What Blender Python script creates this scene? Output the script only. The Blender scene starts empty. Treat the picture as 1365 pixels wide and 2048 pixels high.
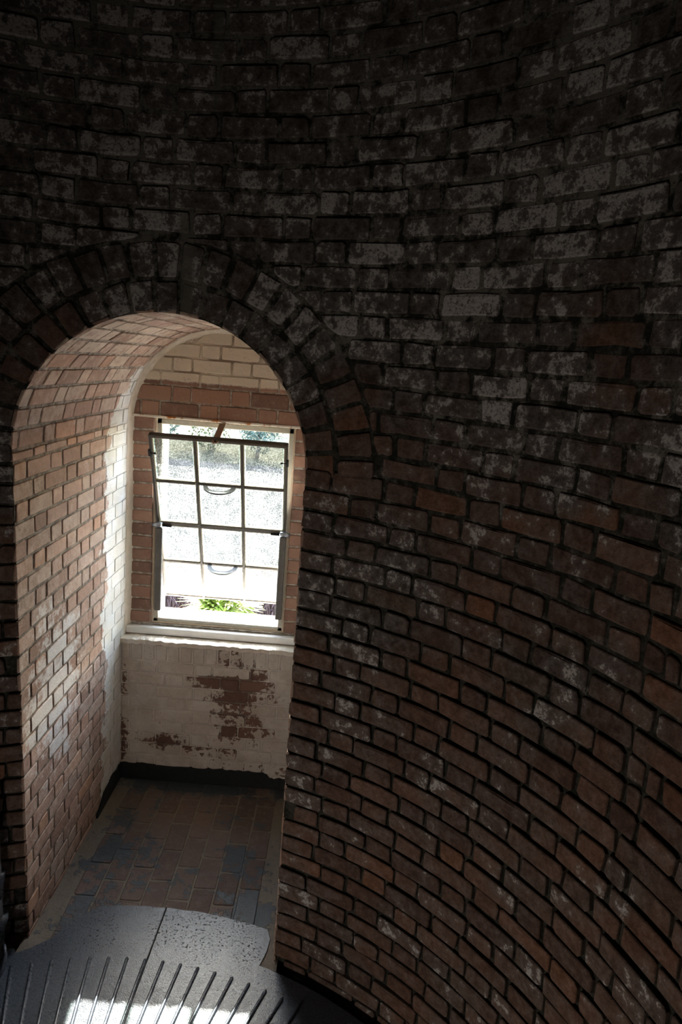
import bpy, math, random
from mathutils import Matrix, Vector
import numpy as np

random.seed(7)
S = bpy.context.scene
COL = S.collection

# ------------------------------------------------------------------ camera, sky, sun, exposure
PITCH, ROLL = 0.211867, -0.0792943
cp, sp, cr, sr = math.cos(PITCH), math.sin(PITCH), math.cos(ROLL), math.sin(ROLL)
Rv, Fv, Dv = Vector((1, 0, 0)), Vector((0, cp, -sp)), Vector((0, -sp, -cp))
CX = cr * Rv + sr * Dv
CY = -sr * Rv + cr * Dv
cam_data = bpy.data.cameras.new('camera')
cam = bpy.data.objects.new('camera', cam_data)
COL.objects.link(cam)
m = Matrix.Identity(4)
for i in range(3):
    m[i][0], m[i][1], m[i][2] = CX[i], -CY[i], -Fv[i]
cam.matrix_world = m
cam_data.sensor_fit = 'VERTICAL'
cam_data.sensor_height = 36.0
cam_data.lens = 1384.4 / 2048 * 36
cam_data.clip_start = 0.02
cam_data.clip_end = 600
S.camera = cam

SUN_TO = Vector((-0.071, 1.0, 0.614)).normalized()
world = bpy.data.worlds.new('world')
S.world = world
world.use_nodes = True
wn = world.node_tree.nodes
sky = wn.new('ShaderNodeTexSky')
sky.sky_type = 'NISHITA'
sky.sun_disc = False
sky.sun_elevation = math.asin(SUN_TO.z)
sky.sun_rotation = math.radians(-4)
sky.air_density = 1.0
sky.dust_density = 1.5
world.node_tree.links.new(sky.outputs[0], wn['Background'].inputs[0])
wn['Background'].inputs[1].default_value = 0.55

sd = bpy.data.lights.new('sun', 'SUN')
sd.energy = 9.0
sd.angle = math.radians(0.53)
sd.color = (1.0, 0.94, 0.86)
sun = bpy.data.objects.new('sun', sd)
sun.rotation_euler = (-SUN_TO).to_track_quat('-Z', 'Y').to_euler()
sun.location = (-2, 20, 14)
COL.objects.link(sun)

ld = bpy.data.lights.new('added_fill_spot', 'SPOT')  # added fill spot, out of view, that brightens the dark tower walls
ld.energy = 4.2
ld.spot_size = math.radians(124)
ld.spot_blend = 1.0
ld.shadow_soft_size = 0.18
ld.color = (1.0, 0.88, 0.77)
fill_ob = bpy.data.objects.new('added_fill_spot', ld)
fill_ob.location = (-1.05, 0.10, -2.05)
fill_ob.rotation_euler = Vector((1.5, 1.85, 0.75)).to_track_quat('-Z', 'Y').to_euler()
COL.objects.link(fill_ob)

vs = S.view_settings
vs.view_transform = 'Standard'
vs.look = 'None'
vs.gamma = 1.0
vs.use_curve_mapping = False
vs.exposure = 3.9
S.cycles.max_bounces = 14
S.cycles.diffuse_bounces = 9
S.cycles.transparent_max_bounces = 16
S.cycles.use_denoising = True

# ------------------------------------------------------------------ measured geometry
AX, AY = -0.68963, 0.92729            # axis of the round tower
R0, RK = 1.56888, -0.0258106          # radius at height z: R0 + RK*z
COURSE, ZC = 0.075, -0.89263          # brick course height; a bed joint lies at ZC
XL, XR = -1.183, -0.137               # the two cheeks of the window niche
XM, RA, ZS = (XL + XR) / 2, (XR - XL) / 2, -0.40   # vault centre, radius, springing height
FZ = -2.49                            # niche floor
YB, YL = 3.76, 3.66                   # window wall, apron wall under it


def RZ(z): return R0 + RK * z


def yfront(x, z):
    return AY + math.sqrt(max(RZ(z) ** 2 - (x - AX) ** 2, 0))


def theta(x, z): return math.acos(max(-1, min(1, (x - AX) / RZ(z))))


# ------------------------------------------------------------------ object helpers
def tag(o, label=None, cat=None, group=None, kind=None):
    if label: o['label'] = label
    if cat: o['category'] = cat
    if group: o['group'] = group
    if kind: o['kind'] = kind
    return o


def link(name, data, parent=None, loc=(0, 0, 0)):
    o = bpy.data.objects.new(name, data)
    COL.objects.link(o)
    o.location = loc
    if parent: o.parent = parent
    return o


class MB:
    """collects vertices and faces, then links them as one mesh object"""

    def __init__(s):
        s.v, s.f, s.c, s.sm, s.mi = [], [], [], [], []

    def add(s, vs_, fs, col=(0.5, 0.5, 0.5, 0), smooth=False, mi=0):
        b = len(s.v)
        s.v += [tuple(p) for p in vs_]
        s.c += col if isinstance(col, list) else [col] * len(vs_)
        for i, f in enumerate(fs):
            s.f.append([b + k for k in f])
            s.sm.append(smooth[i] if isinstance(smooth, list) else smooth)
            s.mi.append(mi)
        return s

    def box(s, x0, x1, y0, y1, z0, z1, bev=0.0, mi=0, M=None):
        if bev <= 0:
            P = [(x, y, z) for x in (x0, x1) for y in (y0, y1) for z in (z0, z1)]
            F = [(0, 1, 3, 2), (4, 6, 7, 5), (0, 4, 5, 1), (2, 3, 7, 6), (0, 2, 6, 4), (1, 5, 7, 3)]
        else:
            b = min(bev, (x1 - x0) * .45, (y1 - y0) * .45, (z1 - z0) * .45)
            P, idx = [], {}
            for a in (0, 1):
                for c in (0, 1):
                    for d in (0, 1):
                        X, Y, Z = (x0, x1)[a], (y0, y1)[c], (z0, z1)[d]
                        ix, iy, iz = (b, -b)[a], (b, -b)[c], (b, -b)[d]
                        idx[a, c, d] = len(P)
                        P += [(X, Y + iy, Z + iz), (X + ix, Y, Z + iz), (X + ix, Y + iy, Z)]
            g = lambda a, c, d, k: idx[a, c, d] + k
            F = []
            for a in (0, 1): F.append([g(a, 0, 0, 0), g(a, 1, 0, 0), g(a, 1, 1, 0), g(a, 0, 1, 0)])
            for a in (0, 1): F.append([g(0, a, 0, 1), g(1, a, 0, 1), g(1, a, 1, 1), g(0, a, 1, 1)])
            for a in (0, 1): F.append([g(0, 0, a, 2), g(1, 0, a, 2), g(1, 1, a, 2), g(0, 1, a, 2)])
            for a in (0, 1):
                for c in (0, 1):
                    F.append([g(a, c, 0, 0), g(a, c, 1, 0), g(a, c, 1, 1), g(a, c, 0, 1)])
                    F.append([g(a, 0, c, 0), g(a, 1, c, 0), g(a, 1, c, 2), g(a, 0, c, 2)])
                    F.append([g(0, a, c, 1), g(1, a, c, 1), g(1, a, c, 2), g(0, a, c, 2)])
                    for d in (0, 1): F.append([g(a, c, d, 0), g(a, c, d, 1), g(a, c, d, 2)])
        if M: P = [M @ Vector(p) for p in P]
        return s.add(P, F, mi=mi)

    def tube(s, pts, r, n=8, caps=True, smooth=True, mi=0):
        pts = [Vector(p) for p in pts]
        rs = r if isinstance(r, (list, tuple)) else [r] * len(pts)
        V, F = [], []
        up = None
        for i, p in enumerate(pts):
            d = (pts[min(i + 1, len(pts) - 1)] - pts[max(i - 1, 0)]).normalized()
            if up is None: up = Vector((0, 0, 1)) if abs(d.z) < .9 else Vector((1, 0, 0))
            a = d.cross(up).normalized()
            up = a.cross(d).normalized()
            for k in range(n):
                t = 2 * math.pi * k / n
                V.append(p + (a * math.cos(t) + up * math.sin(t)) * rs[i])
        for i in range(len(pts) - 1):
            for k in range(n):
                F.append((i * n + k, i * n + (k + 1) % n, (i + 1) * n + (k + 1) % n, (i + 1) * n + k))
        if caps: F += [list(range(n))[::-1], [(len(pts) - 1) * n + k for k in range(n)]]
        return s.add(V, F, smooth=smooth, mi=mi)

    def mesh(s, name, mats, origin=None):
        me = bpy.data.meshes.new(name)
        V = s.v
        if origin is not None:
            V = [(p[0] - origin[0], p[1] - origin[1], p[2] - origin[2]) for p in V]
        me.from_pydata(V, [], s.f)
        me.polygons.foreach_set('use_smooth', s.sm)
        me.polygons.foreach_set('material_index', s.mi)
        at = me.color_attributes.new('tint', 'FLOAT_COLOR', 'POINT')
        at.data.foreach_set('color', np.array(s.c, dtype=np.float32).ravel())
        for mt in (mats if isinstance(mats, (list, tuple)) else [mats]): me.materials.append(mt)
        return me

    def build(s, name, mats, parent=None, origin=None, fix=True):
        me = s.mesh(name, mats, origin)
        if fix:
            import bmesh
            bm = bmesh.new(); bm.from_mesh(me)
            bmesh.ops.recalc_face_normals(bm, faces=bm.faces)
            bm.to_mesh(me); bm.free()
        return link(name, me, parent, origin or (0, 0, 0))


# ------------------------------------------------------------------ material helpers
class NT:
    def __init__(s, name):
        s.m = bpy.data.materials.new(name)
        s.m.use_nodes = True
        s.t = s.m.node_tree
        s.n = s.t.nodes
        s.bsdf = s.n['Principled BSDF']
        s.out = s.n['Material Output']
        g = s.n.new('ShaderNodeNewGeometry')
        s.pos = g.outputs['Position']
        x = s.n.new('ShaderNodeSeparateXYZ')
        s.l(s.pos, x.inputs[0])
        s.x, s.y, s.z = x.outputs
        a = s.n.new('ShaderNodeAttribute')
        a.attribute_name = 'tint'
        q = s.n.new('ShaderNodeSeparateColor')
        s.l(a.outputs['Color'], q.inputs[0])
        s.tr, s.tg, s.tb = q.outputs
        s.ta = a.outputs['Alpha']

    def l(s, a, b): s.t.links.new(a, b)

    def setin(s, sock, v):
        if isinstance(v, (int, float)): sock.default_value = v
        elif isinstance(v, tuple): sock.default_value = (v + (1,)) if len(v) == 3 and len(sock.default_value) == 4 else v
        else: s.l(v, sock)

    def math(s, op, a, b=None, c=None, clamp=False):
        n = s.n.new('ShaderNodeMath'); n.operation = op; n.use_clamp = clamp
        s.setin(n.inputs[0], a)
        if b is not None: s.setin(n.inputs[1], b)
        if c is not None: s.setin(n.inputs[2], c)
        return n.outputs[0]

    def add(s, *a):
        r = a[0]
        for k in a[1:]: r = s.math('ADD', r, k)
        return r

    def mul(s, *a):
        r = a[0]
        for k in a[1:]: r = s.math('MULTIPLY', r, k)
        return r

    def sub(s, a, b): return s.math('SUBTRACT', a, b)

    def noise(s, scale, detail=4, rough=.6, stretch=None, off=0.0):
        v = s.pos
        if stretch or off:
            mp = s.n.new('ShaderNodeMapping')
            s.l(v, mp.inputs[0])
            if stretch: mp.inputs['Scale'].default_value = stretch
            mp.inputs['Location'].default_value = (off, off * .7, off * 1.3)
            v = mp.outputs[0]
        n = s.n.new('ShaderNodeTexNoise')
        n.inputs['Scale'].default_value = scale
        n.inputs['Detail'].default_value = detail
        n.inputs['Roughness'].default_value = rough
        s.l(v, n.inputs['Vector'])
        return n.outputs[0]

    def ss(s, v, lo, hi):
        n = s.n.new('ShaderNodeMapRange')
        n.interpolation_type = 'SMOOTHSTEP'
        s.setin(n.inputs[0], v)
        s.setin(n.inputs[1], lo); s.setin(n.inputs[2], hi)
        n.inputs[3].default_value = 0; n.inputs[4].default_value = 1
        return n.outputs[0]

    def mix(s, f, a, b, mode='MIX'):
        n = s.n.new('ShaderNodeMix'); n.data_type = 'RGBA'; n.blend_type = mode
        s.setin(n.inputs[0], f); s.setin(n.inputs[6], a); s.setin(n.inputs[7], b)
        return n.outputs[2]

    def val(s, v):                     # a grey colour from a value
        n = s.n.new('ShaderNodeCombineColor')
        for k in range(3): s.setin(n.inputs[k], v)
        return n.outputs[0]

    def done(s, col, rough=.9, bump=None, dist=.004, strength=1.0, metal=0, spec=.3, coat=0):
        s.setin(s.bsdf.inputs['Base Color'], col)
        s.setin(s.bsdf.inputs['Roughness'], rough)
        s.setin(s.bsdf.inputs['Metallic'], metal)
        s.bsdf.inputs['Specular IOR Level'].default_value = spec
        if coat: s.bsdf.inputs['Coat Weight'].default_value = coat
        if bump is not None:
            b = s.n.new('ShaderNodeBump')
            b.inputs['Distance'].default_value = dist
            b.inputs['Strength'].default_value = strength
            s.l(bump, b.inputs['Height'])
            s.l(b.outputs[0], s.bsdf.inputs['Normal'])
        return s.m


def plain(name, col, rough=.6, var=.25, scale=30, metal=0, spec=.3, bump=.001):
    t = NT(name)
    n = t.noise(scale, 5)
    c = t.mix(1.0, col, t.val(t.add(1 - var, t.mul(n, var * 2))), 'MULTIPLY')
    return t.done(c, rough, n, bump, metal=metal, spec=spec)


def gauss(t, x0, z0, sx, sz, a=None, b=None):
    a = a or t.x; b = b or t.z
    u = t.math('DIVIDE', t.sub(a, x0), sx)
    v = t.math('DIVIDE', t.sub(b, z0), sz)
    return t.math('EXPONENT', t.mul(t.add(t.mul(u, u), t.mul(v, v)), -1.0))


def tower_mat(mortar=False):
    t = NT('tower_mortar' if mortar else 'tower_brick')
    n1, n2, n3 = t.noise(5, 5), t.noise(24, 8, .72), t.noise(110, 5, .7)
    greyer_up = t.ss(t.add(t.noise(2.2, 4, .55, off=3), t.mul(t.z, .20), .09), .40, .64)  # mask of greyer, darker blotches that spreads with height
    n4 = t.noise(60, 6, .75, off=7)
    if mortar:
        base = t.mix(t.ss(n2, .40, .62), (.010, .012, .008), (.050, .046, .038))
        lime = t.mul(t.ss(t.add(t.mul(n2, .55), t.mul(n1, .4), t.mul(t.z, .075)), .455, .560), .9)
        col = t.mix(lime, base, (.165, .155, .135))
        col = t.mix(t.ss(n4, .56, .66), col, (.018, .020, .014))
    else:
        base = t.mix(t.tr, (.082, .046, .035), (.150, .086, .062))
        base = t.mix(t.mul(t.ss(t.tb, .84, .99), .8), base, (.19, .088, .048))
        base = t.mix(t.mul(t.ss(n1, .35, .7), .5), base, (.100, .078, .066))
        base = t.mix(t.mul(greyer_up, .75), base, (.048, .046, .039))
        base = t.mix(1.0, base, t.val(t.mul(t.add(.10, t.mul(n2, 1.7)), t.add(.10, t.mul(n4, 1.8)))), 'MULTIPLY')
        # flaking old limewash and lichen
        w = t.add(t.mul(n2, .56), t.mul(n1, .34), t.mul(t.tg, .06), t.mul(greyer_up, .062), t.mul(n4, .14))
        lime = t.mul(t.ss(w, .620, .655), t.ss(n3, .34, .52))
        haze = t.mul(t.ss(w, .49, .66), t.add(.36, t.mul(greyer_up, .24)))
        col = t.mix(haze, base, (.185, .168, .162))
        col = t.mix(t.mul(lime, .9), col, (.44, .415, .40))
        col = t.mix(t.mul(t.ss(n4, .57, .66), t.ss(n1, .40, .60), .75), col, (.020, .020, .014))
        moss = t.mul(t.ss(t.add(t.ta, t.mul(n2, .9)), .75, 1.45), .75)
        col = t.mix(moss, col, (.024, .026, .017))
    # the two runs of cement patched down the wall above the arch
    sm = t.math('ABSOLUTE', t.add(t.x, .594, t.mul(t.noise(9, 3), .03), -.015))
    s1 = t.mul(t.ss(sm, .030, .016), t.ss(t.z, .10, .14), t.ss(t.z, .52, .40))
    sm2 = t.math('ABSOLUTE', t.add(t.x, .506, t.mul(t.noise(9, 3), .03), -.015))
    s2 = t.mul(t.ss(sm2, .022, .010), t.ss(t.z, .72, .86))
    col = t.mix(t.mul(t.math('MAXIMUM', s1, s2), .85), col, (.13, .125, .105))
    return t.done(col, .92, t.add(t.mul(n2, 1.0), t.mul(n3, .5)), .006, 1.0, spec=.2)


def niche_mat(mortar=False):
    """cheeks and vault: bare worn brick with limewash left near the window"""
    t = NT('niche_mortar' if mortar else 'niche_brick')
    n1, n2, n3 = t.noise(6, 5, off=1), t.noise(30, 8, .7, off=2), t.noise(130, 5, .7)
    if mortar:
        col = t.mix(t.ss(n2, .4, .6), (.10, .076, .060), (.25, .205, .165))
    else:
        base = t.mix(t.tr, (.27, .165, .122), (.42, .275, .210))
        base = t.mix(t.mul(t.ss(t.tb, .82, .97), .7), base, (.46, .265, .170))
        base = t.mix(1.0, base, t.val(t.add(.42, t.mul(n2, 1.15))), 'MULTIPLY')
        haze = t.ss(t.add(t.mul(n2, .6), t.mul(n1, .3), t.mul(t.tg, .22)), .48, .72)
        col = t.mix(t.mul(haze, .55), base, (.52, .43, .36))
        dirt = t.mul(t.ss(n3, .57, .68), t.ss(n1, .42, .58), .85)
        col = t.mix(dirt, col, (.06, .045, .035))
        col = t.mix(t.mul(t.ss(t.add(t.ta, t.mul(n2, .6)), .9, 1.3), .55), col, (.17, .13, .105))
    # creamy wash left on the vault
    cream = t.mul(t.ss(t.z, -.45, .05), t.ss(t.add(n2, t.mul(t.tg, .2)), .54, .70), .55)
    col = t.mix(cream, col, (.58, .48, .37))
    # white patches in the middle of the left cheek
    blob = gauss(t, 2.76, -1.50, .36, .55, t.y, t.z)
    pw = t.add(t.mul(blob, .50), t.mul(n2, .6), t.mul(t.tg, .16), t.mul(t.ta, -.35 if not mortar else .0), 0 if not mortar else -.25)
    col = t.mix(t.mul(t.ss(pw, .66, .78), .85), col, (.60, .59, .58))
    # limewash along the window end
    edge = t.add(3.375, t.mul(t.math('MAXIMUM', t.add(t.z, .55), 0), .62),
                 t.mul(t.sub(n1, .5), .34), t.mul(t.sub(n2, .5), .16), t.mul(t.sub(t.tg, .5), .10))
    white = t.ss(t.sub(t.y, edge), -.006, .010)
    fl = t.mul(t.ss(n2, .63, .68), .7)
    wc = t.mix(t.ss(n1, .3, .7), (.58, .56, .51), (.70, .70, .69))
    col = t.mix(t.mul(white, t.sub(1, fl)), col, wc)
    return t.done(col, .88, t.add(n2, t.mul(n3, .5)), .004, .9, spec=.25)


def back_mat(mortar=False):
    """window wall and apron under it: red brick partly under cream paint"""
    t = NT('window_wall_mortar' if mortar else 'window_wall_brick')
    n1, n2, n3 = t.noise(7, 5, off=5), t.noise(34, 7, .7, off=6), t.noise(140, 4, .7)
    if mortar:
        base = t.mix(t.ss(n2, .4, .6), (.22, .18, .14), (.46, .41, .35))
    else:
        base = t.mix(t.tr, (.165, .090, .068), (.37, .205, .140))
        base = t.mix(t.mul(t.ss(n2, .5, .7), .5), base, (.36, .25, .18))
        base = t.mix(t.ss(n3, .66, .74), base, (.05, .03, .025))
    base = t.mix(t.mul(t.ss(t.z, -1.59, -1.62), .6), base, (.10, .055, .042))  # apron base darkened: the dimmer light there is put into its colour
    # painted above the two bare courses over the lintel, and all of the apron
    top = t.ss(t.add(t.z, t.mul(t.sub(n2, .5), .03)), -.172, -.160)
    low = t.ss(t.z, -1.59, -1.60)
    fl = t.add(t.mul(gauss(t, -.52, -1.98, .20, .34), .26), t.mul(gauss(t, -.93, -2.26, .14, .06), .26),
               t.mul(gauss(t, -.22, -2.37, .10, .05), .22),
               t.mul(gauss(t, -.62, -1.83, .16, .03), .20), t.mul(gauss(t, -1.17, -2.1, .03, .35), .20),
               t.mul(n2, .62), t.mul(n1, .25), t.mul(t.tg, .18), t.mul(t.ta, .06))
    low = t.mul(low, t.sub(1, t.ss(fl, .690, .712)))
    thin = t.mul(t.ss(n2, .60, .68), t.ss(n1, .45, .6), .8)
    paint = t.mul(t.math('MAXIMUM', top, low), t.sub(1, thin))
    pc = t.mix(t.ss(t.add(t.mul(n1, .6), t.mul(n2, .4)), .35, .65), (.50, .43, .36), (.66, .61, .55))
    pc = t.mix(top, pc, (.70, .62, .50))
    if mortar: pc = t.mix(t.mul(t.ss(t.z, -.3, -.4), .4), t.mix(t.mul(top, t.ss(n1, .4, .6), .8), pc, (.25, .18, .13)), (.72, .67, .60))
    col = t.mix(paint, base, pc)
    return t.done(col, .8, t.add(n2, t.mul(n3, .4), t.mul(paint, .25)), .004, .9, spec=.3)


def floor_mat(mortar=False):
    t = NT('floor_mortar' if mortar else 'floor_brick')
    n1, n2, n3 = t.noise(7, 6, .65, off=9), t.noise(30, 7, .7, off=8), t.noise(140, 4, .7)
    if mortar:
        base = t.mix(n2, (.13, .105, .080), (.24, .20, .155))
    else:
        base = t.mix(t.tr, (.100, .066, .053), (.165, .112, .090))
        base = t.mix(t.mul(t.ss(n2, .45, .7), .6), base, (.20, .155, .125))
        base = t.mix(t.mul(t.ss(t.ta, .4, 1), .5), base, (.20, .16, .12))
    # what is left of the blue-black floor paint
    w = t.add(t.mul(n1, .62), t.mul(n2, .30), t.mul(t.tg, .09), t.mul(gauss(t, -1.02, 2.80, .14, .28, t.x, t.y), .13),
              t.mul(gauss(t, -.28, 2.85, .14, .35, t.x, t.y), .10), t.mul(gauss(t, -.7, 3.62, .6, .10, t.x, t.y), .18),
              t.mul(gauss(t, -1.02, 3.30, .16, .2, t.x, t.y), .12))
    p = t.ss(w, .588, .612)
    col = t.mix(t.mul(p, .92), base, t.mix(n2, (.018, .026, .032), (.060, .080, .094)))
    rough = t.sub(.80, t.mul(p, .38))
    return t.done(col, rough, t.add(n2, t.mul(n3, .5), t.mul(p, .3)), .004, .8, spec=.4)


def iron_mat():
    t = NT('black_gloss_paint')
    n1, n2, n3 = t.noise(8, 4), t.noise(95, 3, .55), t.noise(230, 3)
    rr = t.math('SQRT', t.add(t.math('POWER', t.add(t.x, -AX), 2.0), t.math('POWER', t.add(t.y, -AY), 2.0)))
    rim = t.mul(t.ss(rr, 1.46, 1.62), t.ss(t.noise(5, 3, off=4), .38, .56))
    h = t.add(t.mul(n1, .25), t.mul(t.ss(n2, .58, .78), t.add(.08, t.mul(rim, .60))), t.mul(n3, .12))
    col = t.mix(t.ss(n2, .55, .75), (.050, .060, .078), (.085, .096, .115))  # bluish sheen of the reflected sky is put into the black paint's colour
    return t.done(col, t.add(.22, t.mul(n2, .12)), h, .009, .8, spec=.42)


def glass_mat(name, tint, trans, milk, gl=.06):
    t = NT(name)
    t.n.remove(t.bsdf)
    g = t.noise(150, 3, .75); g2 = t.noise(14, 5, .65)
    tr = t.n.new('ShaderNodeBsdfTransparent'); tr.inputs[0].default_value = tint + (1,)
    tl = t.n.new('ShaderNodeBsdfTranslucent')
    spk = t.ss(t.add(t.mul(g, .75), t.mul(g2, .25)), .42, .60)
    dim = t.mix(spk, (.24, .25, .245), (1, 1, 1))
    t.l(t.mix(1.0, milk, dim, 'MULTIPLY'), tl.inputs[0])
    t.l(t.mix(1.0, tint, dim, 'MULTIPLY'), tr.inputs[0])
    go = t.n.new('ShaderNodeBsdfGlossy'); go.inputs['Roughness'].default_value = .12
    b = t.n.new('ShaderNodeBump'); b.inputs['Distance'].default_value = .002
    t.l(g, b.inputs['Height']); t.l(b.outputs[0], go.inputs['Normal'])
    m1 = t.n.new('ShaderNodeMixShader')
    t.l(t.math('MULTIPLY_ADD', t.ss(t.add(t.mul(g, .5), t.mul(g2, .5)), .35, .65), -.22, trans + .11), m1.inputs[0])
    t.l(tl.outputs[0], m1.inputs[1]); t.l(tr.outputs[0], m1.inputs[2])
    m2 = t.n.new('ShaderNodeMixShader'); m2.inputs[0].default_value = gl
    t.l(m1.outputs[0], m2.inputs[1]); t.l(go.outputs[0], m2.inputs[2])
    t.l(m2.outputs[0], t.out.inputs[0])
    return t.m


M = dict(
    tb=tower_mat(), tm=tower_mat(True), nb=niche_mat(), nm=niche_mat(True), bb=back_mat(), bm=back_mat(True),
    fb=floor_mat(), fm=floor_mat(True), iron=iron_mat(),
    skirt=plain('black_skirting_paint', (.014, .018, .018), .55, .4, 40, bump=.004),
    white=plain('white_paint', (.72, .71, .69), .55, .10, 25),
    outer=plain('outer_white_paint', (.80, .79, .78), .6, .05, 12),
    plaster=plain('lime_plaster', (.68, .62, .53), .85, .22, 30, bump=.006),
    frame=plain('olive_grey_window_paint', (.44, .42, .35), .5, .22, 60),
    sash=plain('dark_bronze_paint', (.085, .075, .062), .45, .3, 60),
    putty=plain('old_putty', (.50, .41, .31), .8, .3, 90),
    stop=plain('weathered_steel', (.115, .105, .095), .55, .35, 45),
    strap=plain('rusty_brown_strap', (.30, .21, .15), .6, .4, 80),
    handle=plain('grey_handle_paint', (.13, .133, .137), .4, .12, 60),
    pin=plain('black_pin', (.012, .012, .013), .4, .2, 60),
    zinc=plain('bright_zinc', (.42, .45, .5), .35, .25, 70, metal=.7),
    post=plain('grey_post_paint', (.19, .205, .22), .5, .25, 40),
    shell=plain('outer_masonry', (.5, .47, .43), .9, .1, 6),
    dark=plain('dark_masonry', (.06, .045, .038), .9, .4, 8),
    pane=glass_mat('pane_glass', (.93, .97, .96), .50, (.035, .038, .038)),
    rim=glass_mat('pane_edge', (.60, .80, .74), .45, (.30, .44, .40)),
    grass=plain('dry_lawn', (.046, .046, .033), .95, .35, .6, spec=0),
    sand=plain('pale_drive', (.040, .040, .038), .95, .12, .8, spec=0),
    leafa=plain('olive_leaf', (.040, .043, .020), .7, .4, 3, spec=0),
    leafb=plain('dull_green_leaf', (.034, .044, .034), .7, .4, 3, spec=0),
    mulch=plain('dark_mulch', (.045, .032, .026), .95, .4, 4, spec=0),
    frond=plain('palm_green', (.085, .105, .012), .6, .5, 6, spec=.04),
    dry=plain('dry_brown_blade', (.055, .034, .030), .8, .5, 6, spec=0),
    bark=plain('bark', (.12, .09, .065), .9, .4, 12),
)


def rust_mat():
    t = NT('rusted_lintel_paint')
    n1, n2 = t.noise(22, 6, .7), t.noise(80, 5, .7)
    col = t.mix(t.ss(n1, .50, .60), (.66, .60, .52), t.mix(n2, (.22, .075, .02), (.52, .20, .05)))
    return t.done(col, .8, n2, .004)


M['rust'] = rust_mat()


# ------------------------------------------------------------------ brick maker
def chamfer(poly, c, j):
    """cut the sharp corners of a polygon, add a mid point on long edges, jitter a little"""
    out, n = [], len(poly)
    for i in range(n):
        p, a, b = Vector(poly[i]), Vector(poly[i - 1]), Vector(poly[(i + 1) % n])
        d1, d2 = (a - p), (b - p)
        l1, l2 = d1.length, d2.length
        if l1 < 1e-6 or l2 < 1e-6: continue
        sharp = d1.normalized().dot(d2.normalized()) > -.8
        if sharp:
            k = c * random.uniform(.5, 1.5)
            out += [p + d1 / l1 * min(k, l1 * .35), p + d2 / l2 * min(k, l2 * .35)]
        else:
            out.append(p)
        if l2 > .12 and len(poly) == 4:
            out.append(p + d2 * random.uniform(.4, .6))
    return [p + Vector((random.uniform(-j, j), random.uniform(-j, j))) for p in out]


def inset(poly, d):
    n = len(poly)
    area = sum(poly[i].x * poly[(i + 1) % n].y - poly[(i + 1) % n].x * poly[i].y for i in range(n))
    sg = 1 if area > 0 else -1
    out = []
    for i in range(n):
        e1 = (poly[i] - poly[i - 1]); e2 = (poly[(i + 1) % n] - poly[i])
        n1 = Vector((-e1.y, e1.x)).normalized() if e1.length > 1e-9 else Vector((0, 0))
        n2 = Vector((-e2.y, e2.x)).normalized() if e2.length > 1e-9 else n1
        v = n1 + n2
        v = v.normalized() if v.length > 1e-6 else n1
        out.append(poly[i] + v * d * sg)
    return out


class Wall:
    """bricks laid on one surface. fmap(u, v, w) -> xyz, w = how far the face stands proud"""

    def __init__(s, root, fmap, mat, jit=.0018, depth=.020, bev=.006, proud=.003, c=.006, name='brick', limit=300):
        s.root, s.fmap, s.mat = root, fmap, mat
        s.jit, s.depth, s.bev, s.proud, s.c, s.name, s.limit = jit, depth, bev, proud, c, name, limit
        s.items = []

    def brick(s, poly, tint=None, dw=0.0):
        P = chamfer(poly, s.c, s.jit)
        n = len(P)
        w = random.uniform(-s.proud, s.proud) + dw
        Q = inset(P, s.bev)
        tx, ty = random.uniform(-.0012, .0012), random.uniform(-.0012, .0012)
        V = [s.fmap(p.x, p.y, -s.depth) for p in P] + [s.fmap(p.x, p.y, w - s.bev * .8) for p in P]
        V += [s.fmap(p.x, p.y, w + random.uniform(-.0006, .0006)) for p in Q]
        F, sm = [], []
        for k in range(2):
            for i in range(n):
                F.append((k * n + i, k * n + (i + 1) % n, (k + 1) * n + (i + 1) % n, (k + 1) * n + i)); sm.append(k == 1)
        F.append([2 * n + i for i in range(n)]); sm.append(False)
        t = tint or (random.random(), random.random(), random.random())
        cols = [t + (1.0,)] * n + [t + (.7,)] * n + [t + (0.0,)] * n
        c = Vector((0, 0, 0))
        for v in V: c += Vector(v)
        c /= len(V)
        # apparent size: face area over squared distance
        ar = abs(sum(P[i].x * P[(i + 1) % n].y - P[(i + 1) % n].x * P[i].y for i in range(n)))
        cc = cam.matrix_world.inverted() @ c
        vis = cc.z < -.1 and abs(cc.x / cc.z) < .51 and abs(cc.y / cc.z) < .76
        s.items.append((-ar / c.length_squared if vis else ar, V, F, cols, sm, c))

    def finish(s):
        s.items.sort(key=lambda k: k[0])
        rest = MB()
        for i, (key, V, F, cols, sm, c) in enumerate(s.items):
            mb = MB() if i < s.limit and key < 0 else rest
            mb.add(V, F, cols, sm)
            if mb is not rest: mb.build(s.name, s.mat, s.root, origin=tuple(c))
        if rest.v:
            o = rest.build(s.name + '_mass', s.mat, s.root)
            o['kind'] = 'stuff'


# ================================================================== the tower wall
U = R0


def tmap(u, v, w):
    th = u / U
    r = RZ(v) - w
    return (AX + r * math.cos(th), AY + r * math.sin(th), v)


ZTOP, ZBOT = 2.6, -5.2
SPLIT = math.radians(50)               # where the front wall is taken to become the right-hand wall
MD = .016                              # joints raked this deep


def joint_depth(z):                     # deeply raked low down, nearly full above
    return .0045 + .0105 * min(1, max(0, (-.35 - z) / .8))


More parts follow.
